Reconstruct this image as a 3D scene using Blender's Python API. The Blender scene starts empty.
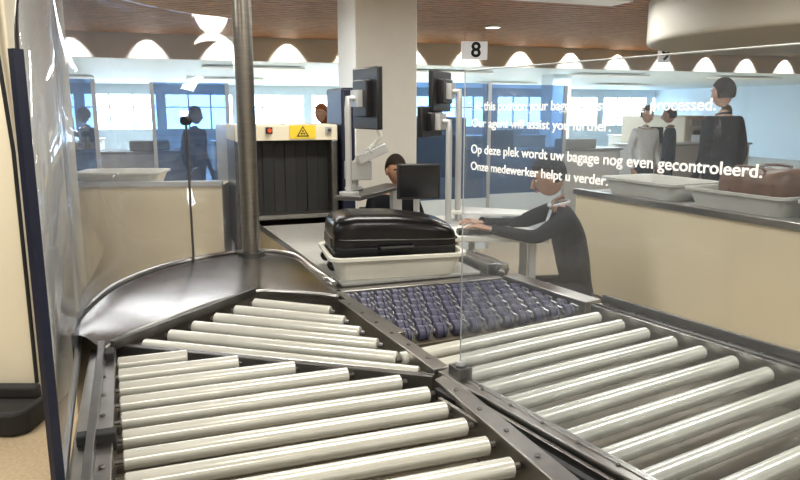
import bpy, bmesh, math, random
from mathutils import Vector, Matrix
random.seed(4)
C20,S20=math.cos(math.radians(20)),math.sin(math.radians(20))
def H(u,v): return (u*C20-v*S20, u*S20+v*C20)
R20=math.radians(20)
COL=bpy.context.scene.collection
# ---------------------------------------------------------------- materials
def mat(name,col,rough=.5,metal=0,noise=0,nscale=8,bump=0,emit=0,coat=0,stretch=None,spec=.5):
    m=bpy.data.materials.new(name); m.use_nodes=True
    nt=m.node_tree; b=nt.nodes['Principled BSDF']
    b.inputs['Base Color'].default_value=(*col,1); b.inputs['Roughness'].default_value=rough
    b.inputs['Metallic'].default_value=metal; b.inputs['Coat Weight'].default_value=coat
    b.inputs['Specular IOR Level'].default_value=spec
    if emit:
        b.inputs['Emission Color'].default_value=(*col,1); b.inputs['Emission Strength'].default_value=emit
    if noise or bump:
        tc=nt.nodes.new('ShaderNodeTexCoord'); n=nt.nodes.new('ShaderNodeTexNoise')
        n.inputs['Scale'].default_value=nscale; n.inputs['Detail'].default_value=5
        if stretch:
            mp=nt.nodes.new('ShaderNodeMapping'); mp.inputs['Scale'].default_value=stretch
            nt.links.new(tc.outputs['Object'],mp.inputs['Vector']); nt.links.new(mp.outputs['Vector'],n.inputs['Vector'])
        else: nt.links.new(tc.outputs['Object'],n.inputs['Vector'])
        if noise:
            r=nt.nodes.new('ShaderNodeValToRGB')
            r.color_ramp.elements[0].position=.3; r.color_ramp.elements[1].position=.7
            r.color_ramp.elements[0].color=(*[c*(1-noise) for c in col],1)
            r.color_ramp.elements[1].color=(*[min(1,c*(1+noise)) for c in col],1)
            nt.links.new(n.outputs['Fac'],r.inputs['Fac']); nt.links.new(r.outputs['Color'],b.inputs['Base Color'])
        if bump:
            bp=nt.nodes.new('ShaderNodeBump'); bp.inputs['Strength'].default_value=bump; bp.inputs['Distance'].default_value=.01
            nt.links.new(n.outputs['Fac'],bp.inputs['Height']); nt.links.new(bp.outputs['Normal'],b.inputs['Normal'])
    return m
def glassmat(name,tint,f0=.04,haze=0.0,hcol=(.8,.85,.9)):
    m=bpy.data.materials.new(name); m.use_nodes=True; nt=m.node_tree
    nt.nodes.remove(nt.nodes['Principled BSDF']); out=nt.nodes['Material Output']
    t=nt.nodes.new('ShaderNodeBsdfTransparent'); t.inputs['Color'].default_value=(*tint,1)
    g=nt.nodes.new('ShaderNodeBsdfGlossy'); g.inputs['Roughness'].default_value=.04
    lw=nt.nodes.new('ShaderNodeLayerWeight'); lw.inputs['Blend'].default_value=.5
    pw=nt.nodes.new('ShaderNodeMath'); pw.operation='POWER'; pw.inputs[1].default_value=5
    ma=nt.nodes.new('ShaderNodeMath'); ma.operation='MULTIPLY_ADD'; ma.inputs[1].default_value=.8; ma.inputs[2].default_value=f0
    nt.links.new(lw.outputs['Facing'],pw.inputs[0]); nt.links.new(pw.outputs[0],ma.inputs[0])
    mx=nt.nodes.new('ShaderNodeMixShader')
    nt.links.new(ma.outputs[0],mx.inputs[0]); nt.links.new(t.outputs[0],mx.inputs[1]); nt.links.new(g.outputs[0],mx.inputs[2])
    last=mx
    if haze:
        d=nt.nodes.new('ShaderNodeBsdfDiffuse'); d.inputs['Color'].default_value=(*hcol,1)
        m2=nt.nodes.new('ShaderNodeMixShader'); m2.inputs[0].default_value=haze
        nt.links.new(mx.outputs[0],m2.inputs[1]); nt.links.new(d.outputs[0],m2.inputs[2]); last=m2
    nt.links.new(last.outputs[0],out.inputs[0])
    return m
M={}
M['cream']=mat('cream_laminate',(.78,.68,.47),.35,noise=.03,nscale=3)
M['creamw']=mat('cream_paint',(.80,.74,.58),.45,noise=.03,nscale=2)
M['soffit']=mat('soffit_plaster',(.66,.62,.53),.5,noise=.03,nscale=2)
M['bulk']=mat('bulkhead_plaster',(.48,.46,.40),.6,noise=.03,nscale=2)
M['white']=mat('white_paint',(.80,.80,.76),.5,noise=.02)
M['bluewhite']=mat('cool_white_paint',(.68,.78,.84),.5,noise=.02)
M['floor']=mat('beige_terrazzo',(.48,.38,.25),.25,noise=.12,nscale=60)
M['wood']=mat('wood_slat',(.38,.175,.06),.55,noise=.35,nscale=5,stretch=(1,6,6),bump=.1)
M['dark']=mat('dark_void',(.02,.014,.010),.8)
M['steel']=mat('brushed_steel',(.40,.39,.37),.28,1,noise=.12,nscale=14,stretch=(1,1,12))
M['post']=mat('satin_steel_post',(.25,.235,.21),.33,1,noise=.1,nscale=10,stretch=(1,1,8))
M['steeld']=mat('dark_steel',(.14,.135,.13),.35,.85,noise=.15,nscale=10)
M['deck']=mat('steel_deck',(.24,.235,.23),.22,.97,noise=.12,nscale=9)
M['pan']=mat('conveyor_pan',(.13,.11,.08),.45,.5,noise=.25,nscale=6)
M['roller']=mat('roller_sleeve',(.66,.66,.59),.22,.25,noise=.05,nscale=10,coat=.5)
M['purple']=mat('slate_wheel_plastic',(.06,.06,.105),.4,0)
M['silver']=mat('silver_hub',(.55,.56,.60),.3,.9)
M['belt']=mat('belt_rubber',(.36,.36,.34),.55,noise=.1,nscale=40)
M['black']=mat('black_plastic',(.010,.010,.012),.38)
M['screenoff']=mat('dark_screen',(.008,.009,.012),.15)
M['blackg']=mat('black_shell',(.004,.004,.005),.27,spec=.35)
M['rubber']=mat('black_rubber',(.015,.015,.015),.7)
M['navy']=mat('navy_edge',(.006,.009,.028),.4)
M['tray']=mat('tray_plastic',(.72,.71,.63),.4,noise=.04)
M['trayg']=mat('tray_plastic_grey',(.50,.50,.46),.45,noise=.05)
M['grey']=mat('grey_metal_paint',(.50,.51,.51),.35,.2)
M['screen']=mat('lcd_screen',(.05,.07,.10),.12,emit=.6)
M['yellow']=mat('yellow_label',(.85,.62,.04),.45)
M['red']=mat('red_button',(.7,.10,.03),.35)
M['brown']=mat('brown_leather',(.12,.055,.028),.5,noise=.3,nscale=12,bump=.4)
M['textw']=mat('white_vinyl_lettering_glow',(.92,.93,.93),.4,emit=.35)  # faint emission added so lettering and sign boards look brighter; not a lamp
M['eye']=mat('eye_white',(.7,.68,.64),.3)
M['blk']=mat('black_lettering',(.01,.01,.01),.5)
M['lamp']=mat('lamp_diffuser',(1,.96,.88),.5,emit=9)
M['acry']=glassmat('clear_acrylic',(.93,.95,.99),.055,.03,(.6,.72,.95))  # bluish diffuse haze mixed into the colour imitates reflected glare
M['glass']=glassmat('screen_glass',(.90,.92,.94),.055,.03)
M['blueg']=glassmat('blue_tinted_glass',(.42,.55,.72),.05,.15,(.25,.38,.6))
M['wing']=glassmat('window_glass',(.92,.97,1),.04)
# ---------------------------------------------------------------- mesh builder
class MB:
    def __init__(s,name): s.n=name; s.bm=bmesh.new(); s.m=[]
    def mi(s,k):
        if k not in s.m: s.m.append(k)
        return s.m.index(k)
    def faces(s,vs,fs,k,smooth=False):
        i=s.mi(k); bv=[s.bm.verts.new(v) for v in vs]; out=[]
        for f in fs:
            try:
                F=s.bm.faces.new([bv[j] for j in f]); F.material_index=i; F.smooth=smooth; out.append(F)
            except ValueError: pass
        return bv
    def box(s,c,size,k,rz=0,rx=0,ry=0,top=(1,1)):
        x,y,z=[a/2 for a in size]
        vs=[Vector((-x,-y,-z)),Vector((x,-y,-z)),Vector((x,y,-z)),Vector((-x,y,-z)),
            Vector((-x*top[0],-y*top[1],z)),Vector((x*top[0],-y*top[1],z)),Vector((x*top[0],y*top[1],z)),Vector((-x*top[0],y*top[1],z))]
        R=Matrix.Rotation(rz,3,'Z')@Matrix.Rotation(rx,3,'X')@Matrix.Rotation(ry,3,'Y')
        vs=[R@v+Vector(c) for v in vs]
        s.faces(vs,[(3,2,1,0),(4,5,6,7),(0,1,5,4),(1,2,6,5),(2,3,7,6),(3,0,4,7)],k)
    def prism(s,poly,z0,z1,k):
        n=len(poly); a=sum(poly[i][0]*poly[(i+1)%n][1]-poly[(i+1)%n][0]*poly[i][1] for i in range(n))
        if a<0: poly=poly[::-1]
        vs=[(p[0],p[1],z0) for p in poly]+[(p[0],p[1],z1) for p in poly]
        s.faces(vs,[tuple(range(n))[::-1],tuple(range(n,2*n))]+[(i,(i+1)%n,n+(i+1)%n,n+i) for i in range(n)],k)
    def tube(s,pts,rad,k,seg=12,flat=1.0,up=None):
        pts=[Vector(p) for p in pts]; n=len(pts)
        if not isinstance(rad,(list,tuple)): rad=[rad]*n
        rings=[]; ref=None
        for i,p in enumerate(pts):
            d=(pts[min(i+1,n-1)]-pts[max(i-1,0)]).normalized()
            if ref is None:
                ref=Vector(up) if up else (Vector((0,0,1)) if abs(d.z)<.9 else Vector((1,0,0)))
            a=d.cross(ref).normalized(); b=a.cross(d).normalized(); ref=b
            rings.append([p+a*math.cos(2*math.pi*j/seg)*rad[i]+b*math.sin(2*math.pi*j/seg)*rad[i]*flat for j in range(seg)])
        vs=[v for r in rings for v in r]; fs=[]
        for i in range(n-1):
            for j in range(seg):
                fs.append((i*seg+j,(i+1)*seg+j,(i+1)*seg+(j+1)%seg,i*seg+(j+1)%seg))
        fs.append(tuple(range(seg))); fs.append(tuple(range((n-1)*seg,n*seg))[::-1])
        s.faces(vs,fs,k,True)
    def cyl(s,p0,p1,r,k,seg=20): s.tube([p0,p1],r,k,seg)
    def ell(s,c,r,k,rot=None,seg=20,rings=14,fn=None):
        vs=[];fs=[]
        for i in range(rings+1):
            t=math.pi*i/rings
            for j in range(seg):
                p=2*math.pi*j/seg
                v=Vector((math.sin(t)*math.cos(p),math.sin(t)*math.sin(p),math.cos(t)))
                if fn: v=fn(v)
                v=Vector((v.x*r[0],v.y*r[1],v.z*r[2]))
                if rot: v=rot@v
                vs.append(v+Vector(c))
        for i in range(rings):
            for j in range(seg):
                a,b,c2,d=i*seg+j,(i+1)*seg+j,(i+1)*seg+(j+1)%seg,i*seg+(j+1)%seg
                fs.append((a,b,c2,d))
        s.faces(vs,fs,k,True)
    def done(s,parent=None,bevel=0,loc=None,rz=0,merge=True,seg=2):
        if merge: bmesh.ops.remove_doubles(s.bm,verts=s.bm.verts,dist=1e-5)
        bmesh.ops.recalc_face_normals(s.bm,faces=s.bm.faces)
        me=bpy.data.meshes.new(s.n); s.bm.to_mesh(me); s.bm.free()
        for k in s.m: me.materials.append(M[k])
        try: me.set_sharp_from_angle(angle=math.radians(40))
        except Exception: pass
        o=bpy.data.objects.new(s.n,me); COL.objects.link(o)
        if loc: o.location=loc
        o.rotation_euler=(0,0,rz)
        if parent: o.parent=parent
        if bevel:
            b=o.modifiers.new('bevel','BEVEL'); b.width=bevel; b.segments=seg; b.limit_method='ANGLE'; b.angle_limit=math.radians(40)
        return o
def empty(name,loc=(0,0,0),rz=0):
    e=bpy.data.objects.new(name,None); COL.objects.link(e); e.location=loc; e.rotation_euler=(0,0,rz); e.empty_display_size=.1
    return e
def off(p,d,s): return (p[0]+d[0]*s,p[1]+d[1]*s)
# ================================================================ SHELL
def hp(u0,u1,v0,v1): return [H(u0,v0),H(u1,v0),H(u1,v1),H(u0,v1)]
U0,U1,V0,V1,VB=-14,20,-4,24,11.65
b=MB('floor'); b.prism(hp(U0-.3,U1+.3,V0-.3,V1+.3),-.1,0,'floor'); b.done()
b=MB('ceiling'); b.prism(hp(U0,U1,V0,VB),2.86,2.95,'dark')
b.prism(hp(U0,U1,VB+.12,V1),2.42,2.52,'bluewhite'); b.done()
b=MB('ceiling_slats')
v=V0+.05
while v<VB-.02:
    b.prism(hp(U0,U1,v,v+.10),2.75,2.79,'wood'); v+=.15
b.done(bevel=0)
b=MB('trim_soffit'); b.prism(hp(U0,U1,VB,VB+.12),2.38,2.95,'soffit'); b.done()
b=MB('wall_back'); b.prism(hp(U0,U1,V0-.2,V0),0,3,'creamw'); b.done()
b=MB('wall_left'); b.prism(hp(U0-.2,U0,V0,V1),0,3,'bluewhite'); b.done()
b=MB('wall_right'); b.prism(hp(U1,U1+.2,V0,V1),0,3,'bluewhite'); b.done()
b=MB('wall_far'); b.prism(hp(U0,U1,V1,V1+.2),0,1.0,'bluewhite'); b.prism(hp(U0,U1,V1,V1+.2),2.1,3,'bluewhite')
u=U0; wi=0
while u<U1:
    b.prism(hp(u,u+.3,V1,V1+.2),1.0,2.1,'bluewhite'); u+=2.4
b.done()
u=U0+.3
while u<U1:
    wi+=1
    w=MB('window_%d'%wi); w.prism(hp(u,u+2.1,V1+.09,V1+.11),1.0,2.1,'wing')
    for q_ in (.68,1.38): w.prism(hp(u+q_,u+q_+.05,V1+.06,V1+.14),1.0,2.1,'white')
    w.prism(hp(u,u+2.1,V1+.06,V1+.14),1.68,1.72,'white'); w.done(); u+=2.4
b=MB('trim_round_bulkhead')
cx,cy=4.60,7.4; R=1.95
b.prism([(cx+R*math.cos(a*math.pi/32),cy+R*math.sin(a*math.pi/32)) for a in range(64)],2.30,2.86,'bulk'); b.done(bevel=.05,seg=4)
b=MB('column'); b.box((-.24,7.3,1.43),(.64,.64,2.86),'white',R20); b.box((-.24,7.3,.06),(.68,.68,.12),'grey',R20); b.done(bevel=.01)
b=MB('column'); x,y=H(-3.2,13.5); b.box((x,y,1.25),(.5,.5,2.5),'bluewhite',R20); b.done(bevel=.01)
b=MB('column'); x,y=H(9.2,14.5); b.box((x,y,1.25),(.5,.5,2.5),'bluewhite',R20); b.done(bevel=.01)
b=MB('wall_pillar_left'); b.prism([(-3.4,3.45),(-1.88,3.45),(-1.95,4.2),(-3.4,4.2)],0,2.75,'creamw'); b.done(bevel=.01)
b=MB('cable_conduit'); b.tube([(-1.93,3.43,2.74),(-1.93,3.43,1.9),(-1.90,3.43,1.4),(-1.9,3.43,.2)],.010,'black'); b.done()
b=MB('floor_bumper'); b.prism([(-2.7,3.2),(-1.92,3.2),(-1.86,3.25),(-1.86,3.44),(-2.7,3.44)],0,.13,'rubber')
b.prism([(-2.7,3.38),(-1.88,3.38),(-1.88,3.44),(-2.7,3.44)],.12,.2,'rubber'); b.done(bevel=.02)
# ================================================================ ROLLER TABLES
def roller(b,p0,p1,z=.776,r=.0245):
    d=(Vector(p1)-Vector(p0)).normalized(); e=d*.02
    P0=Vector((p0[0],p0[1],z)); P1=Vector((p1[0],p1[1],z)); e=Vector((e.x,e.y,0))
    b.tube([P0,P0+e*.15,P1-e*.15,P1],[r*.86,r,r,r*.86],'roller',20)
    b.cyl(P0-e,P0,.009,'steeld',8); b.cyl(P1,P1+e,.009,'steeld',8)
def bolts(b,p,q,n,z,r=.008):
    for i in range(n):
        t=(i+.5)/n; x=p[0]+(q[0]-p[0])*t; y=p[1]+(q[1]-p[1])*t; b.cyl((x,y,z),(x,y,z+.005),r,'steeld',8)
def legs(b,pts,z=.66):
    for p in pts:
        b.box((p[0],p[1],z/2),(.05,.05,z),'steel'); b.cyl((p[0],p[1],0),(p[0],p[1],.02),.04,'rubber',12)
tA=empty('roller_conveyor')
r=MB('rollers')
for i in range(6): roller(r,(-.63-.056*i,2.90-.108*i),(-.29+.07*i,2.78-.138*i))
r.done(tA)
f=MB('frame')
f.prism([(-1.0,2.28),(-.62,3.0),(-.26,2.92),(.12,2.06)],.64,.70,'pan')
f.prism([(-.265,2.86),(-.225,2.87),(.155,2.08),(.105,2.05)],.66,.806,'steel')
f.prism([(-.99,2.31),(.10,2.02),(.11,2.045),(-.98,2.335)],.66,.795,'steeld')
bolts(f,(-.24,2.85),(.12,2.09),6,.806)
legs(f,[(-.6,2.75),(-.1,2.3)])
f.done(tA,bevel=.003)
tB=empty('roller_conveyor')
r=MB('rollers'); bl=[.22,.37,.53,.67,.80]+[.84]*9
for i in range(13):
    p=(-.93+.0448*i,2.17-.106*i); q=(p[0]+.94*bl[i],p[1]+.342*bl[i]); roller(r,p,q)
r.done(tB)
f=MB('frame')
f.prism([(-.99,2.27),(-.42,.78),(.58,1.02),(.10,2.0)],.62,.68,'pan')
f.prism([(-1.05,2.24),(-.97,2.26),(-.40,.80),(-.50,.78)],.5,.80,'steel')
f.prism([(-1.02,2.24),(-1.0,2.25),(-.44,.79),(-.46,.79)],.8,.835,'steeld')
f.prism([(.105,1.97),(.145,2.02),(.60,.88),(.535,.88)],.5,.806,'steel')
bolts(f,(-.985,2.2),(-.43,.85),10,.80); bolts(f,(.135,1.95),(.56,.92),8,.806)
legs(f,[(-.9,2.0),(-.45,.85),(.1,1.85),(.5,.95)],.6)
f.done(tB,bevel=.003)
bk=MB('end_stop'); bk.box((-.745,1.585,.80),(.09,.035,.05),'rubber',R20); bk.box((-.96,2.17,.80),(.04,.06,.05),'rubber',R20); bk.done(tB,bevel=.004)
aC=(.515,-.857); bC=(.857,.515)
tC=empty('roller_conveyor')
r=MB('rollers')
for i in range(15):
    q=off((.80,2.70),aC,.119*i); L=.93 if i==0 else .87
    roller(r,off(q,bC,-L),q)
r.done(tC)
f=MB('frame')
q0=off((.80,2.70),aC,-.06); q1=off((.80,2.70),aC,1.75)
f.prism([off(q0,bC,-.92),off(q0,bC,.02),off(q1,bC,.02),off(q1,bC,-.90)],.62,.68,'pan')
f.prism([off(q0,bC,.02),off(q0,bC,.10),off(q1,bC,.10),off(q1,bC,.02)],.45,.812,'steel')
f.prism([off(q0,bC,.085),off(q0,bC,.10),off(q1,bC,.10),off(q1,bC,.085)],.812,.845,'steeld')
f.prism([off(q0,bC,.035),off(q0,bC,.05),off(q1,bC,.05),off(q1,bC,.035)],.812,.818,'steeld')
bolts(f,off(q0,bC,.068),off(q1,bC,.068),14,.812)
c0=off(off((.80,2.70),aC,.23),bC,-.89)
f.prism([c0,off(c0,bC,-.045),off(off(c0,bC,-.045),aC,1.55),off(c0,aC,1.55)],.45,.812,'steel')
bolts(f,off(c0,bC,-.02),off(off(c0,bC,-.02),aC,1.5),12,.812,.006)
legs(f,[off(q0,bC,.05),off(q1,bC,.05),off(c0,aC,.1),off(c0,aC,1.5)],.5)
f.done(tC,bevel=.003)
f=MB('spine_cover')
f.prism([(.13,2.03),(.20,2.03),(.90,.92),(.58,.90)],.70,.775,'steeld')
for k,(m_,w) in enumerate([('steel',.012),('black',.02),('steel',.012)]):
    s0=off(c0,bC,-.055-.03*k); s0=off(s0,aC,.02+.05*k)
    f.prism([s0,off(s0,bC,-w),off(off(s0,bC,-w),aC,1.45),off(s0,aC,1.45)],.76,.80-.006*k,m_)
f.done(tC,bevel=.002)
tD=empty('wheel_transfer_table')
Q=[Vector((-.262,3.02)),Vector((.50,3.28)),Vector((.775,2.80)),Vector((.02,2.44))]
def bil(s,t): return (Q[0]*(1-s)+Q[1]*s)*(1-t)+(Q[3]*(1-s)+Q[2]*s)*t
w=MB('wheels'); NC,NR=11,7
ax=(Q[1]-Q[0]).normalized(); ay=Vector((-ax.y,ax.x))
for j in range(NR):
    for i in range(NC):
        c=bil((i+.5+(.22 if j%2 else -.22))/NC,(j+.5)/NR)
        P=Vector((c.x,c.y,.770)); D=Vector((ax.x,ax.y,0))
        w.tube([P-D*.026,P-D*.023,P-D*.002,P+D*.001],[.027,.031,.031,.027],'purple',14)
        w.tube([P+D*.003,P+D*.006,P+D*.017,P+D*.020],[.024,.027,.027,.024],'purple',14)
        w.cyl(P-D*.031,P+D*.027,.012,'silver',10)
        w.box(tuple(P+D*.030+Vector((0,0,.016))),(.010,.035 if (i+j)%2 else .05,.020),'silver',math.atan2(ax.y,ax.x))
w.done(tD,merge=False)
f=MB('frame')
f.prism([Q[0],Q[1],Q[2],Q[3]],.62,.745,'pan')
def strip(p,q,wd,z0,z1,k):
    d=(Vector(q)-Vector(p)).normalized(); n=Vector((-d.y,d.x))*wd
    f.prism([tuple(p),tuple(q),tuple(Vector(q)+n),tuple(Vector(p)+n)],z0,z1,k)
strip(Q[0],Q[1],.05,.6,.80,'steel')
strip(Q[0],Q[3],-.035,.6,.803,'steel')
strip(Q[1],Q[2],.09,.45,.812,'steel')
legs(f,[(.0,3.0),(.6,2.95)],.62)
f.done(tD,bevel=.003)
tE=empty('belt_conveyor')
f=MB('belt_bed')
bp=[H(.78,3.07),H(1.62,3.07),H(1.62,4.0),H(1.40,4.9),H(.72,4.9)]
f.prism(bp,.60,.775,'steeld'); f.done(tE,bevel=.004)
f=MB('belt'); f.prism([H(.83,3.09),H(1.56,3.09),H(1.56,3.95),H(1.33,4.88),H(.72,4.88)],.775,.795,'belt'); f.done(tE,bevel=.006)
f=MB('side_rails')
def seg(b,p,q,wd,z0,z1,k):
    d=(Vector(q)-Vector(p)).normalized(); n=Vector((-d.y,d.x))*wd
    b.prism([tuple(p),tuple(q),tuple(Vector(q)+n),tuple(Vector(p)+n)],z0,z1,k)
seg(f,H(.79,3.09),H(.70,4.9),.05,.55,.83,'steel')
seg(f,H(1.40,4.85),H(1.62,4.0),.05,.55,.83,'steel'); seg(f,H(1.60,4.0),H(1.60,3.09),.06,.55,.83,'steel')
f.tube([(*H(1.70,3.5),.80),(*H(1.72,3.25),.80),(*H(1.70,3.08),.80),(*H(1.62,2.98),.80)],.02,'steel',12)
f.cyl((*H(1.66,3.05),.62),(*H(1.66,3.05),.84),.03,'steel')
legs(f,[H(.8,3.3),H(.8,4.7),H(1.5,3.3),H(1.35,4.7)],.6)
f.done(tE,bevel=.004)
def cat(P,n=8):
    out=[]
    for i in range(len(P)-1):
        p0=Vector(P[max(i-1,0)]);p1=Vector(P[i]);p2=Vector(P[i+1]);p3=Vector(P[min(i+2,len(P)-1)])
        for k in range(n):
            t=k/n
            out.append(.5*((2*p1)+(-p0+p2)*t+(2*p0-5*p1+4*p2-p3)*t*t+(-p0+3*p1-3*p2+p3)*t**3))
    out.append(Vector(P[-1])); return out
gd=empty('guard_deck')
outer=cat([(-1.10,2.22,.87),(-1.17,2.50,.87),(-1.2,2.85,.87),(-1.15,3.2,.86),(-1.02,3.5,.85),(-.80,3.72,.84),(-.58,3.66,.83),(-.43,3.36,.82),(-.30,3.1,.81)])
inner=cat([(-1.0,2.24,.80),(-.97,2.42,.80),(-.90,2.58,.80),(-.82,2.76,.80),(-.74,2.90,.80),(-.64,3.00,.80),(-.52,3.0,.80),(-.36,2.96,.80),(-.27,2.92,.80)])
g=MB('sloped_deck'); n=len(outer)
mid=[o_*.55+i_*.45+Vector((0,0,.012)) for o_,i_ in zip(outer,inner)]
low=[Vector((o_.x,o_.y,.35)) for o_ in outer]; lowi=[Vector((i_.x,i_.y,.68)) for i_ in inner]
vs=low+outer+mid+inner+lowi; fs=[]
for r_ in range(4):
    for i in range(n-1): fs.append((r_*n+i,r_*n+i+1,(r_+1)*n+i+1,(r_+1)*n+i))
g.faces(vs,fs,'deck',True); g.done(gd)
g=MB('edge_rail'); g.tube([p+Vector((0,0,.005)) for p in outer],.012,'steel',8); g.tube([p+Vector((0,0,.004)) for p in inner],.009,'steel',8)
seg(g,(-.98,2.27),(-.64,2.99),.02,.79,.822,'steeld')
for p in [outer[6],outer[26],outer[44]]: g.box((p.x,p.y,.18),(.05,.05,.36),'steel')
g.done(gd)
ac=empty('acrylic_enclosure')
path=cat([(-.705,1.32),(-.86,1.69),(-1.02,2.08),(-1.15,2.41),(-1.205,2.8),(-1.16,3.15),(-1.04,3.47),(-.86,3.70),(-.82,3.73)],20)
g=MB('curved_panel'); n=len(path); tops=[]
for i,p in enumerate(path):
    t=i/(n-1); tops.append(1.70+ .36*min(1,max(0,(t-.0)/.30))**.6)
vs=[(p.x,p.y,.80) for p in path]+[(p.x,p.y,tops[i]) for i,p in enumerate(path)]
g.faces(vs,[(i,i+1,n+i+1,n+i) for i in range(n-1)],'acry',True)
o=g.done(ac); so=o.modifiers.new('thick','SOLIDIFY'); so.thickness=.008
g=MB('edge_trim')
g.box((-.700,1.305,1.155),(.014,.022,1.11),'navy',math.radians(-22))
g.box((-.695,1.29,.60),(.03,.03,.4),'navy',math.radians(-22))
g.tube([(p.x,p.y,tops[i]) for i,p in enumerate(path)][:62],.004,'black',6)
g.tube([(p.x,p.y,.815) for p in path[:70]],.010,'steel',8)
p=path[60]; g.cyl((p.x,p.y,.8),(p.x,p.y,tops[60]),.006,'grey',10)
p=path[118]; g.cyl((p.x+.01,p.y-.01,.84),(p.x+.01,p.y-.01,1.55),.006,'steeld',10); g.cyl((p.x+.005,p.y-.03,1.55),(p.x+.015,p.y+.01,1.55),.022,'black',16)
g.done(ac)
b=MB('steel_post'); b.cyl((-.80,3.66,.84),(-.80,3.66,2.75),.048,'post',32); b.cyl((-.80,3.66,.83),(-.80,3.66,.855),.075,'steeld',32)
b.cyl((-.80,3.66,0),(-.80,3.66,.84),.045,'steeld',24); b.cyl((-.80,3.66,2.72),(-.80,3.66,2.75),.08,'steel',32); b.done(merge=False)
# ================================================================ GLASS SCREEN WITH LETTERING
gs=empty('glass_screen')
G0=(.182,1.985)
g=MB('pane'); e=off(G0,aC,1.75); nb=(bC[0]*.004,bC[1]*.004)
g.prism([(G0[0]-nb[0],G0[1]-nb[1]),(G0[0]+nb[0],G0[1]+nb[1]),(e[0]+nb[0],e[1]+nb[1]),(e[0]-nb[0],e[1]-nb[1])],.815,1.708,'glass')
g.done(gs)
g=MB('clamps'); ang=math.atan2(aC[1],aC[0])
for s in (.03,1.2):
    p=off(G0,aC,s-.03)
    g.box((p[0],p[1],.82),(.06,.045,.045),'steeld',ang); g.cyl((p[0],p[1],.845),(p[0],p[1],.858),.015,'grey',14)
p=off(G0,aC,.85); g.box((p[0],p[1],.806),(1.7,.02,.018),'steel',ang)
g.tube([(G0[0],G0[1],1.708),(e[0],e[1],1.708)],.0022,'grey',6); g.tube([(G0[0],G0[1],.83),(G0[0],G0[1],1.708)],.0018,'grey',6)
g.done(gs,bevel=.003)
lines=[("At this position your baggage is still being processed.",.05,.74,1.600,.033),
("Our agent will assist you further.",.04,.50,1.555,.032),
("Op deze plek wordt uw bagage nog even gecontroleerd.",.04,.85,1.483,.034),
("Onze medewerker helpt u verder.",.04,.50,1.437,.032)]
for i,(t,s0,L,z,sz) in enumerate(lines):
    cu=bpy.data.curves.new('lettering_%d'%(i+1),'FONT'); cu.body=t; cu.size=sz; cu.extrude=.0004; cu.offset=.0004
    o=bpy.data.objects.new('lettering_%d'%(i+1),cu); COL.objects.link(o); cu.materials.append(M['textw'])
    bpy.context.view_layer.update(); wd=o.dimensions.x
    p=off(off(G0,aC,s0),bC,-.0055)
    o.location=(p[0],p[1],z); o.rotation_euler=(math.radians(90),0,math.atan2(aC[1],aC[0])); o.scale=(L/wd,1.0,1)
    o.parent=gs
# ================================================================ TRAYS & BAGS
def rrect(lx,ly,r,n=5):
    out=[]
    for cxx,cyy,a0 in [(lx/2-r,ly/2-r,0),(-lx/2+r,ly/2-r,90),(-lx/2+r,-ly/2+r,180),(lx/2-r,-ly/2+r,270)]:
        for k in range(n+1):
            a=math.radians(a0+90*k/n); out.append((cxx+r*math.cos(a),cyy+r*math.sin(a)))
    return out
def tray(name,loc,rz,L=.68,W=.48,Hh=.105,m_='tray'):
    b=MB(name)
    rings=[(L-.10,W-.10,0),(L-.04,W-.04,Hh*.8),(L-.015,W-.015,Hh*.82),(L,W,Hh*.86),(L,W,Hh),(L-.04,W-.04,Hh),(L-.06,W-.06,Hh*.9),(L-.115,W-.115,.008)]
    vs=[];m=None
    for lx,ly,z in rings:
        rr=rrect(lx,ly,.06); m=len(rr); vs+=[(x,y,z) for x,y in rr]
    fs=[tuple(range(m))[::-1]]
    for i in range(len(rings)-1):
        for j in range(m): fs.append((i*m+j,i*m+(j+1)%m,(i+1)*m+(j+1)%m,(i+1)*m+j))
    fs.append(tuple(range((len(rings)-1)*m,len(rings)*m)))
    b.faces(vs,fs,m_,True)
    return b.done(loc=loc,rz=rz)
rt=math.radians(14)
tray('security_tray',(-.05,3.49,.796),rt,.69,.48,.115)
sc=empty('suitcase',(-.055,3.52,.812),rt)
b=MB('shell')
def shell_ring(x,w,z0,z1):
    pts=[]; hz=(z1-z0)/2; cz=(z0+z1)/2
    for i in range(32):
        a=2*math.pi*i/32; c,s=math.cos(a),math.sin(a); e_=.42
        pts.append((x,math.copysign(abs(c)**e_,c)*w/2,cz+math.copysign(abs(s)**e_,s)*hz))
    return pts
prof=[(-.315,.28,.06,.22),(-.308,.33,.03,.25),(-.28,.36,.012,.278),(-.2,.37,.01,.288),(0,.37,.01,.282),(.18,.37,.01,.258),(.27,.36,.012,.232),(.305,.32,.03,.20),(.315,.26,.06,.17)]
vs=[];
for p in prof: vs+=shell_ring(*p)
fs=[tuple(range(32))]
for i in range(len(prof)-1):
    for j in range(32): fs.append((i*32+j,(i+1)*32+j,(i+1)*32+(j+1)%32,i*32+(j+1)%32))
fs.append(tuple(range((len(prof)-1)*32,len(prof)*32)))
b.faces(vs,fs,'blackg',True)
b.done(sc)
b=MB('fittings')
ring=[(x,y,.125-.01*x) for x,y in rrect(.635,.378,.07,6)]; ring.append(ring[0]); b.tube(ring,.005,'rubber',8)
ring=[(x,y,.165-.03*x) for x,y in rrect(.632,.376,.07,6)]; ring.append(ring[0]); b.tube(ring,.0022,'steeld',8)
for yy in (-.12,.12):
    b.tube([(-.315,yy-.016,.04),(-.315,yy+.016,.04)],.026,'rubber',18); b.box((-.295,yy,.06),(.05,.055,.06),'black')
    b.tube([(-.315,yy-.018,.04),(-.315,yy+.018,.04)],.010,'steeld',12)
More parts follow.
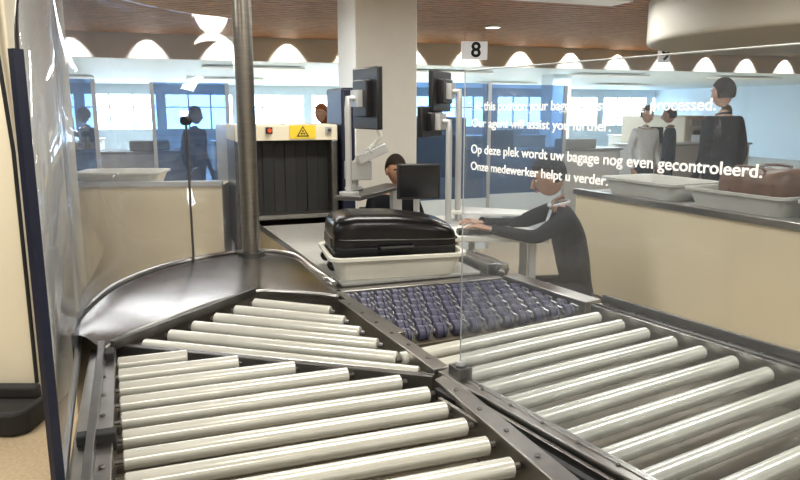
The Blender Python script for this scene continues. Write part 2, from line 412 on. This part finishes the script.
b.tube([(-.10,-.185,.13),(-.09,-.212,.13),(.07,-.212,.13),(.08,-.185,.13)],.009,'black',10)
b.tube([(.31,-.07,.14),(.340,-.06,.14),(.340,.06,.14),(.31,.07,.14)],.009,'black',10)
b.box((-.312,0,.15),(.02,.22,.05),'black')
b.done(sc)
la=(.423,-.906); ln=(.906,.423); L0=(1.24,4.86)
def LP(s,w): return off(off(L0,la,s),ln,w)
lane=empty('lane_counter')
b=MB('body'); b.prism([LP(0,0),LP(4.2,0),LP(4.2,.62),LP(0,.62)],.1,1.02,'cream'); b.prism([LP(.03,.05),LP(4.2,.05),LP(4.2,.58),LP(.03,.58)],0,.1,'rubber')
b.prism([LP(-.01,-.02),LP(4.2,-.02),LP(4.2,.03),LP(-.01,.03)],1.02,1.06,'steel'); b.prism([LP(-.01,.58),LP(4.2,.58),LP(4.2,.64),LP(-.01,.64)],1.02,1.06,'steel')
b.prism([LP(0,.03),LP(4.2,.03),LP(4.2,.58),LP(0,.58)],1.02,1.045,'belt')
b.done(lane,bevel=.004)
ra=math.atan2(la[1],la[0])
TP=[LP(.47+.72*k,.30) for k in range(5)]
for p in TP: tray('security_tray',(p[0],p[1],1.047),ra,.66,.46,.11,'trayg')
def duffel(name,loc,rz,L,W,Hh,m_):
    b=MB(name)
    def fn(v):
        v=Vector(v)
        e_=.62; return Vector((math.copysign(abs(v.x)**e_,v.x),math.copysign(abs(v.y)**e_,v.y),math.copysign(abs(v.z)**.7,v.z)*(1-.15*math.cos(3*v.x))*(1+.12*v.x)))
    b.ell((0,0,Hh/2),(L/2,W/2,Hh/2),m_,None,28,18,fn)
    for yy in (-W*.22,W*.22):
        b.tube([(-L*.2,yy,Hh*.80),(-L*.18,yy*1.8,Hh*.98),(0,yy*2.0,Hh*1.0),(L*.18,yy*1.8,Hh*.98),(L*.2,yy,Hh*.80)],.008,m_,8)
        b.tube([(-L*.2,yy,Hh*.85),(-L*.2,yy*2.1,Hh*.55),(-L*.2,yy*2.2,Hh*.15)],.009,'rubber',8)
    b.tube([(-L*.42,0,Hh*.86),(0,0,Hh*1.0),(L*.42,0,Hh*.86)],.004,'steeld',8)
    b.box((L*.3,-W*.46,Hh*.5),(.06,.02,.07),m_)
    return b.done(loc=loc,rz=rz)
duffel('brown_handbag',(TP[1][0]+.02,TP[1][1]-.02,1.056),ra,.46,.30,.24,'brown')
duffel('black_holdall',(TP[2][0]-.04,TP[2][1]+.08,1.056),ra,.50,.32,.30,'black')
lc=empty('lane_counter')
b=MB('body')
b.prism([(-4.6,4.72),(-1.29,5.0),(-1.33,5.40),(-4.65,5.25)],.1,1.06,'cream'); b.prism([(-4.6,4.78),(-1.33,5.06),(-1.36,5.35),(-4.65,5.2)],0,.1,'rubber')
b.prism([(-4.6,4.70),(-1.28,4.98),(-1.285,5.03),(-4.605,4.75)],1.06,1.10,'grey')
b.done(lc,bevel=.004)
tray('security_tray',(-2.05,5.14,1.062),.07,.62,.38,.10,'tray'); tray('security_tray',(-3.2,5.05,1.062),.07,.62,.38,.10,'trayg')
# ================================================================ X-RAY SCANNER
xr=empty('xray_scanner',(*H(.95,5.05),0),R20)
b=MB('housing')
b.box((0,.15,1.445),(.74,.5,.11),'creamw'); b.box((-.345,.15,1.0),(.05,.5,.78),'steeld'); b.box((.345,.15,1.0),(.05,.5,.78),'steeld')
b.box((.02,.9,1.07),(.74,1.1,.82),'grey'); b.box((.02,.9,.35),(.70,1.1,.65),'grey'); b.box((0,.15,.31),(.70,.42,.6),'steeld')
b.box((0,.36,1.0),(.66,.06,.78),'dark')
b.done(xr,bevel=.012)
b=MB('curtain')
for i in range(8): b.box((-.284+i*.081,.02+.006*(i%2),1.12),(.078,.004,.54),'rubber',rx=.02*(i%3))
b.box((0,-.02,.84),(.64,.14,.03),'steel'); b.cyl((-.31,-.06,.835),(.31,-.06,.835),.02,'steel')
b.done(xr)
b=MB('radiation_label'); cx,cz=.11,1.448; b.box((cx,-.105,cz),(.19,.006,.095),'yellow')
b.faces([(cx-.045,-.112,cz-.032),(cx+.045,-.112,cz-.032),(cx,-.112,cz+.042)],[(0,1,2)],'black')
b.faces([(cx-.032,-.1135,cz-.025),(cx+.032,-.1135,cz-.025),(cx,-.1135,cz+.030)],[(0,1,2)],'yellow')
for k in range(3):
    a0=math.radians(60+120*k); pts=[(cx,-.115,cz-.006)]+[(cx+.018*math.cos(a0+math.radians(t)),-.115,cz-.006+.018*math.sin(a0+math.radians(t))) for t in (0,20,40,60)]
    b.faces(pts,[(0,1,2,3,4)],'black')
b.done(xr)
b=MB('emergency_stop'); b.box((-.13,-.11,1.46),(.045,.02,.045),'navy'); b.cyl((-.13,-.115,1.46),(-.13,-.15,1.46),.015,'red',14)
b.box((.30,-.11,1.46),(.045,.02,.045),'grey'); b.cyl((.30,-.115,1.46),(.30,-.14,1.46),.012,'steeld',14); b.done(xr)
b=MB('scanner_side_cabinet'); x,y=H(1.395,5.15); b.box((x,y,.88),(.10,.45,1.76),'navy',R20); b.box((x,y,.03),(.12,.49,.06),'black',R20); b.done(bevel=.015)
# ================================================================ OPERATOR STATION
def monitor(name,loc,rz,w=.46,h=.32,pole=None,tilt=0,scr='screen'):
    e=empty(name,loc,rz)
    b=MB('casing'); b.box((0,0,0),(w,.035,h),'black',0,tilt); b.box((0,.03,0),(w*.55,.05,h*.6),'black',0,tilt); b.done(e,bevel=.008)
    b=MB('display'); b.box((0,-.0185,0),(w-.03,.002,h-.03),scr,0,tilt); b.done(e)
    b=MB('mount'); b.box((0,.07,0),(.10,.04,.10),'grey')
    if pole:
        b.tube([(0,.07,0),(0,.13,0),(0,.13,-.06)],.02,'grey',10)
        b.cyl((0,.13,-.05),(0,.13,-pole),.020,'grey',14); b.cyl((0,.13,-pole),(0,.13,-pole+.015),.06,'grey',20)
    b.done(e)
    return e
monitor('monitor',(-.20,4.32,1.67),math.radians(118),.36,.37,.58)
monitor('monitor',(.26,4.6,1.72),math.radians(250),.40,.26,.85)
monitor('monitor',(.19,4.45,1.53),math.radians(245),.34,.19,.66)
monitor('monitor',(.115,4.30,1.165),math.radians(4),.27,.22,.295,scr='screenoff')
b=MB('monitor_arm'); b.tube([(-.30,4.5,1.09),(-.30,4.5,1.18),(-.26,4.48,1.3),(-.17,4.40,1.36)],.03,'grey',14)
b.box((-.27,4.47,1.22),(.16,.10,.12),'grey',.3); b.box((-.18,4.42,1.33),(.20,.07,.06),'grey',.3,0,-.4)
b.tube([(-.19,4.41,1.36),(-.12,4.40,1.44),(-.17,4.38,1.55)],.014,'white',10); b.cyl((-.30,4.5,1.09),(-.30,4.5,1.11),.06,'grey',20)
b.prism([(-.40,4.2),(-.24,4.16),(.04,4.86),(-.10,4.95)],1.06,1.09,'steeld'); b.box((-.03,4.87,.53),(.07,.07,1.06),'grey',R20); b.box((-.03,4.87,.01),(.2,.2,.02),'grey',R20)
b.done(bevel=.006)
def desk(name,poly,z,k='white'):
    b=MB(name); b.prism(poly,z-.035,z,k)
    cx=sum(p[0] for p in poly)/len(poly); cy=sum(p[1] for p in poly)/len(poly)
    for p in poly:
        x,y=p[0]+(cx-p[0])*.2,p[1]+(cy-p[1])*.2; b.box((x,y,(z-.035)/2),(.045,.045,z-.035),'grey')
    return b.done(bevel=.006)
desk('operator_desk',[(.30,4.02),(.88,4.0),(.86,4.26),(.52,4.9),(.10,4.78),(.02,4.46)],.87)
b=MB('desk_riser'); b.prism([(.32,4.50),(.78,4.36),(.86,4.56),(.40,4.74)],.93,.95,'white'); b.box((.39,4.60,.90),(.03,.2,.06),'grey'); b.box((.70,4.52,.90),(.03,.16,.06),'grey'); b.done(bevel=.005)
b=MB('document_scanner'); b.box((.47,4.10,.886),(.26,.10,.03),'black',.1,top=(.96,.9)); b.box((.54,4.11,.908),(.08,.05,.02),'black',.1); b.done(bevel=.006)
b=MB('computer_mouse'); b.ell((.66,4.2,.885),(.03,.05,.018),'black'); b.done()
# ================================================================ PEOPLE
def mkskin(name,joints,edges,rad,segmat,deflt):
    names=list(joints); me=bpy.data.meshes.new(name)
    me.from_pydata([joints[k] for k in names],[(names.index(a),names.index(c)) for a,c in edges],[])
    ob=bpy.data.objects.new(name,me); COL.objects.link(ob)
    sk=ob.modifiers.new('s','SKIN'); sk.use_smooth_shade=True
    sub=ob.modifiers.new('u','SUBSURF'); sub.levels=2; sub.render_levels=2
    for i,k in enumerate(names):
        sv=me.skin_vertices[0].data[i]; r_=rad[k]; sv.radius=(r_ if isinstance(r_,tuple) else (r_,r_)); sv.use_root=(i==0)
    dg=bpy.context.evaluated_depsgraph_get(); dg.update()
    res=bpy.data.meshes.new_from_object(ob.evaluated_get(dg))
    bpy.data.objects.remove(ob)
    segs=[(Vector(joints[a]),Vector(joints[c]),segmat.get((a,c),deflt)) for a,c in edges]
    for p in res.polygons:
        best=None
        for A,B,mk in segs:
            d=B-A; t=max(0,min(1,(p.center-A).dot(d)/d.length_squared)); dist=(p.center-(A+d*t)).length
            if best is None or dist<best[0]: best=(dist,mk)
        p.material_index=best[1]; p.use_smooth=True
    return res
def person(name,loc,yaw,top,bottom,hair,skin=(.50,.30,.21),pose='stand',scale=1.0,collar=None,arms=None,lean=0,longhair=False,headyaw=0,headpitch=0):
    def pm(n_,c,r=.75): 
        k=name+n_+str(len(M)); M[k]=mat('cloth_'+n_ if n_ not in('skin','hair') else n_,c,r,noise=.12,nscale=25,spec=.2); return k
    kt,kb,kh,ks=pm('top',top),pm('bottom',bottom),pm('hair',hair),pm('skin',skin,.5); kc=pm('collar',collar) if collar else kt
    slots=[kt,kb,ks,'black',kc,kh]
    J={}; sit=pose=='sit'
    pz=.56 if sit else .95
    J['pelvis']=(0,0,pz); 
    def sp(h,y=0):
        a=math.radians(lean); return (0,math.sin(a)*h+y*math.cos(a),pz+math.cos(a)*h-y*math.sin(a))
    J['spine']=sp(.16); J['chest']=sp(.36); J['nb']=sp(.50,.0); J['neck']=sp(.57,.012)
    hd=sp(.70,.03)
    def sh(x,h,y=0): p=sp(h,y); return (x,p[1],p[2])
    for s,sg in (('l',-1),('r',1)):
        J['sh'+s]=sh(sg*.175,.465)
        S=J['sh'+s]
        ar=(arms or {}).get(s)
        if ar: J['el'+s]=ar[0]; J['wr'+s]=ar[1]
        elif sit: J['el'+s]=(sg*.24,S[1]+.08,S[2]-.27); J['wr'+s]=(sg*.18,S[1]+.30,S[2]-.33)
        else: J['el'+s]=(sg*.235,-.03,S[2]-.28); J['wr'+s]=(sg*.235,.07,S[2]-.52)
        J['hp'+s]=(sg*.09,.0,pz-.04)
        if sit: J['kn'+s]=(sg*.13,.42,.53); J['an'+s]=(sg*.12,.38,.10); J['to'+s]=(sg*.13,.54,.045)
        else:
            st=.06*sg; J['kn'+s]=(sg*.10,.02+st,.50); J['an'+s]=(sg*.11,-.02+st,.09); J['to'+s]=(sg*.13,.13+st,.04)
    E=[('pelvis','spine'),('spine','chest'),('chest','nb'),('nb','neck')]
    mats={('nb','neck'):2}
    for s in 'lr':
        E+=[('chest','sh'+s),('sh'+s,'el'+s),('el'+s,'wr'+s),('pelvis','hp'+s),('hp'+s,'kn'+s),('kn'+s,'an'+s),('an'+s,'to'+s)]
        mats[('pelvis','hp'+s)]=1;mats[('hp'+s,'kn'+s)]=1;mats[('kn'+s,'an'+s)]=1;mats[('an'+s,'to'+s)]=3
    rad={'pelvis':(.155,.115),'spine':(.145,.105),'chest':(.165,.115),'nb':.062,'neck':.050}
    for s in 'lr': rad.update({'sh'+s:.066,'el'+s:.045,'wr'+s:.030,'hp'+s:.092,'kn'+s:.060,'an'+s:.042,'to'+s:.038})
    res=mkskin(name,J,E,rad,mats,0)
    b=MB(name); b.m=list(slots); b.bm.from_mesh(res)
    c=Vector(J['nb']); nk=Vector(J['neck']); ring=[]
    for k in range(13): 
        a=2*math.pi*k/12; ring.append(c*.6+nk*.4+Vector((math.cos(a)*.058,math.sin(a)*.060,-.012*math.sin(a))))
    b.tube(ring,.010,kc,8)
    if collar:
        pts=[sp(.50,.060),sp(.44,.098),sp(.34,.118)]
        b.tube(pts,[.026,.022,.005],kc,8,.3,up=(0,1,0))
    R=Matrix.Rotation(math.radians(headyaw),3,'Z')@Matrix.Rotation(math.radians(-lean*.6-headpitch),3,'X'); hc=Vector(hd)
    def hf(v):
        v=Vector(v)
        if v.z<0: 
            k=1+.36*v.z; v.x*=k; v.y=v.y*(1+.12*v.z)+(.10*(-v.z) if v.y>0 else .0)
        return v
    b.ell(hc,(.076,.095,.115),ks,R,24,18,hf)
    def hpnt(x,y,z): return hc+R@Vector((x,y,z))
    b.tube([hpnt(0,.088,.012),hpnt(0,.104,-.018),hpnt(0,.110,-.034),hpnt(0,.098,-.042)],[.008,.011,.014,.010],ks,10)
    for sg in (-1,1):
        b.ell(hpnt(sg*.030,.084,.004),(.011,.009,.006),'eye',R,10,8); b.ell(hpnt(sg*.030,.0905,.004),(.005,.004,.005),'black',R,8,6)
        b.tube([hpnt(sg*.014,.094,.022),hpnt(sg*.032,.092,.027),hpnt(sg*.048,.080,.022)],.004,kh,6)
        b.ell(hpnt(sg*.077,.0,-.008),(.010,.020,.032),ks,R,10,8)
    b.tube([hpnt(-.024,.088,-.064),hpnt(0,.097,-.066),hpnt(.024,.088,-.064)],.005,pm('lips',(.35,.12,.10)),8)
    def hairf(v):
        v=Vector(v)
        if v.y>-.05 and v.z<.36: v.y=min(v.y,-.05+max(0,v.z)*1.2); v.x*=.98
        if v.z<-.50 and not longhair: v.z=-.50; v*=.9
        return v
    b.ell(hc+R@Vector((0,-.008,.016)),(.086,.106,.120) if not longhair else (.090,.108,.122),kh,R,28,22,hairf)
    if longhair:
        b.tube([hpnt(0,-.06,.02),hpnt(0,-.085,-.08),hpnt(0,-.09,-.18),hpnt(0,-.08,-.26)],[.07,.08,.07,.03],kh,14,.5,up=(0,1,0))
    for s,sg in (('l',-1),('r',1)):
        w_=Vector(J['wr'+s]); d=(w_-Vector(J['el'+s])).normalized()
        side=Vector((0,1,0)) if abs(d.y)<.7 else Vector((-sg,0,0))
        side=(side-d*side.dot(d)).normalized(); nrm=d.cross(side).normalized()
        b.tube([w_-d*.02,w_+d*.02,w_+d*.06,w_+d*.095],[.026,.033,.042,.038],ks,12,.42,up=tuple(nrm))
        for k,(o_,l) in enumerate([(.030,.066),(.010,.074),(-.010,.069),(-.029,.055)]):
            p0=w_+d*.088+side*o_; bend=nrm*(-sg*.010)
            b.tube([p0,p0+d*l*.4+bend*.3,p0+d*l*.72+bend*1.2,p0+d*l*.95+bend*2.4],[.0088,.0085,.0075,.0058],ks,8)
        p0=w_+d*.03+side*.028
        b.tube([p0,p0+side*.024+d*.022,p0+side*.034+d*.050,p0+side*.034+d*.070],[.013,.0115,.010,.007],ks,8)
        b.tube([w_-d*.03,w_-d*.008],[.033,.034],kt,12)
    o=b.done(loc=loc,rz=math.radians(yaw),merge=False); o.scale=(scale,)*3
    return o
def chair(name,loc,yaw,seat=.46,back=True):
    b=MB(name)
    if back:
        b.box((0,0,seat-.03),(.44,.42,.06),'black'); b.box((0,-.19,seat+.24),(.38,.04,.30),'black',0,.10); b.box((0,-.20,seat+.06),(.06,.03,.2),'black')
    else:
        b.cyl((0,0,seat-.07),(0,0,seat-.01),.20,'black',28); b.cyl((0,0,seat-.09),(0,0,seat-.07),.12,'steeld',20)
    b.cyl((0,0,.1),(0,0,seat-.05),.03,'grey',14)
    for k in range(5):
        a=2*math.pi*k/5; b.tube([(0,0,.11),(math.cos(a)*.27,math.sin(a)*.27,.065)],[.022,.015],'black',8); b.tube([(math.cos(a)*.27-.015,math.sin(a)*.27,.03),(math.cos(a)*.27+.015,math.sin(a)*.27,.03)],.03,'rubber',12)
    return b.done(loc=loc,rz=math.radians(yaw),bevel=.012)
BK=(.006,.007,.010)
person('seated_security_agent',(1.10,4.16,-.02),92,BK,BK,(.015,.010,.008),pose='sit',collar=(.6,.62,.65),lean=15,headpitch=8,skin=(.42,.25,.17),
   arms={'l':((-.24,.33,.90),(-.14,.57,.935)),'r':((.24,.36,.90),(.10,.60,.94))})
chair('office_stool',(1.08,4.16,0),92,.46,back=False)
person('seated_scanner_operator',(-.08,5.42,-.02),200,BK,BK,(.02,.014,.010),pose='sit',lean=10,skin=(.36,.19,.12),scale=.94)
chair('office_chair',(-.08,5.44,0),200,.44)
person('standing_security_agent',(2.92,6.35,0),25,BK,BK,(.03,.025,.02),scale=1.06)
bg=[((3.25,9.3),200,(.75,.78,.80),BK,(.05,.03,.02),0),((3.85,10.0),60,(.03,.04,.07),BK,(.02,.02,.02),0),((-.98,8.9),150,(.16,.10,.08),(.03,.03,.05),(.28,.10,.03),1),
((-2.62,8.95),250,(.03,.045,.09),(.02,.02,.03),(.05,.03,.02),0),((-4.6,10.3),90,(.03,.03,.04),BK,(.02,.02,.02),0),((4.9,10.6),320,(.06,.07,.11),BK,(.2,.12,.05),1)]
for (x,y),yw,t,bo,hr,lh in bg: person('traveller',(x,y,0),yw,t,bo,hr,longhair=bool(lh),scale=random.uniform(.92,.98))
# ================================================================ BACKGROUND FURNITURE
def counter(name,u,v,w,d,h,k='white'):
    e=empty(name,(*H(u,v),0),R20); b=MB('body'); b.box((0,0,h/2+.04),(w,d,h-.08),k); b.box((0,0,.04),(w-.1,d-.1,.08),'rubber'); b.box((0,0,h+.015),(w+.06,d+.06,.03),'grey'); b.done(e,bevel=.01)
    b=MB('equipment'); b.box((-w*.3,0,h+.16),(.30,.25,.26),'black'); b.box((w*.25,0,h+.09),(.5,.3,.12),'trayg'); b.done(e,bevel=.01)
for (u,v,w) in [(-3.0,9.7,2.4),(-.4,9.9,1.8),(5.2,8.5,2.2),(8.2,9.1,2.2),(-6.6,10.6,2.4),(2.6,12.6,3.0),(6.6,13.4,3.0),(-2.5,14.5,3.5),(-7.5,15,3.5),(11,12.5,3)]:
    counter('screening_counter',u,v,w,.6,1.05)
def bigscan(u,v):
    e=empty('xray_scanner',(*H(u,v),0),R20); b=MB('housing'); b.box((0,0,.95),(.95,1.8,1.1),'creamw'); b.box((0,0,.25),(.85,1.7,.4),'grey'); b.box((0,-.92,.95),(.62,.06,.6),'dark'); b.box((0,-.93,1.38),(.8,.05,.14),'grey'); b.box((0,0,.02),(.9,1.74,.05),'rubber'); b.done(e,bevel=.03)
for u,v in [(3.9,10.1),(9.6,11.0),(-4.9,7.9),(-1.6,12.3)]: bigscan(u,v)
for u,v,w in [(3.2,7.2,1.0),(4.35,7.5,1.1),(-.9,7.6,.9),(-2.0,8.4,1.2),(.5,8.2,.8)]:
    e=empty('glass_partition',(*H(u,v),0),R20); b=MB('pane'); b.box((0,0,1.25),(w,.012,1.3),'blueg'); b.done(e)
    b=MB('posts'); b.box((-w/2,0,.95),(.04,.04,1.9),'grey'); b.box((w/2,0,.95),(.04,.04,1.9),'grey'); b.box((0,0,.3),(w,.03,.6),'bluewhite'); b.done(e)
def sign(name,x,y,z,w,h,txt):
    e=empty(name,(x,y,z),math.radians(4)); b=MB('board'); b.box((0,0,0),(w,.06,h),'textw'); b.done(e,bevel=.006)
    b=MB('hanger'); b.cyl((-w*.35,0,h/2),(-w*.35,0,2.78-z),.006,'grey',8); b.cyl((w*.35,0,h/2),(w*.35,0,2.78-z),.006,'grey',8); b.done(e)
    cu=bpy.data.curves.new('numeral','FONT'); cu.body=txt; cu.size=h*1.15; cu.align_x='CENTER'; cu.align_y='CENTER'; cu.extrude=.002; cu.offset=.008
    o=bpy.data.objects.new('numeral',cu); COL.objects.link(o); cu.materials.append(M['blk']); o.parent=e; o.location=(0.02,-.034,0); o.rotation_euler=(math.radians(90),0,0)
sign('gate_number_sign',1.14,11.0,2.50,.40,.27,'8')
sign('gate_number_sign',4.72,12.8,2.58,.20,.28,'9')
b=MB('linear_light_track'); x,y=H(-1.3,14.2); b.box((x-1.0,y,2.37),(1.3,.10,.07),'black',R20); b.done()
# ================================================================ LIGHTS
def area(name,u,v,z,sx,sy,e,col):
    l=bpy.data.lights.new(name,'AREA'); l.shape='RECTANGLE'; l.size=sx; l.size_y=sy; l.energy=e; l.color=col
    o=bpy.data.objects.new(name,l); COL.objects.link(o); x,y=H(u,v); o.location=(x,y,z); o.rotation_euler=(0,0,R20)
    b=MB(name+'_housing'); b.box((0,0,.02),(sx+.06,sy+.06,.03),'white'); b.done(o)
for u,v in [(-1.5,1.2),(1.0,1.2),(3.4,1.2),(-1.5,3.6),(1.2,3.8),(3.8,3.8),(-3.8,2.4),(0,-1.6),(3,-1.6),(-3,-1.6)]:
    area('ceiling_light_panel',u,v,2.70,1.2,.3,42,(1,.97,.88))
for u,v in [(-4,6.2),(.4,6.4),(4.2,6.4),(8,6)]: area('ceiling_light_panel',u,v,2.70,1.2,.3,44,(1,.97,.90))
for u in (-10,-6,-2,2,6,10,14):
    for v in (13.6,18.5): area('ceiling_light_panel',u,v,2.36,1.8,.5,160,(.80,.91,1))
for i in range(-11,16):
    u=.12+1.08*i
    x,y=H(u,VB-.20); l=bpy.data.lights.new('downlight','SPOT'); l.energy=60; l.spot_size=math.radians(82); l.spot_blend=.3; l.shadow_soft_size=.03; l.color=(1,.98,.95)
    o=bpy.data.objects.new('downlight',l); COL.objects.link(o); o.location=(x,y,2.74); d=Vector((*H(u,VB+.05),2.2))-Vector((x,y,2.74)); o.rotation_euler=d.to_track_quat('-Z','Y').to_euler()
b=MB('recessed_ceiling_lamp'); 
for (x,y) in [(1.30,10.1),(4.5,9.6)]: b.cyl((x,y,2.742),(x,y,2.752),.10,'lamp',24); b.tube([(x+.11*math.cos(t*math.pi/8),y+.11*math.sin(t*math.pi/8),2.744) for t in range(17)],.012,'white',8)
b.done()
w=bpy.data.worlds.new('sky'); bpy.context.scene.world=w; w.use_nodes=True
w.node_tree.nodes['Background'].inputs[0].default_value=(.72,.86,1,1); w.node_tree.nodes['Background'].inputs[1].default_value=14
bpy.context.scene.view_settings.view_transform='Standard'
# ================================================================ CAMERA
cam=bpy.data.cameras.new('camera'); co=bpy.data.objects.new('camera',cam); COL.objects.link(co)
co.location=(0,0,1.6); co.rotation_euler=(math.radians(90-10.6),0,0); cam.sensor_width=36; cam.lens=31.2; cam.clip_start=.05
bpy.context.scene.camera=co
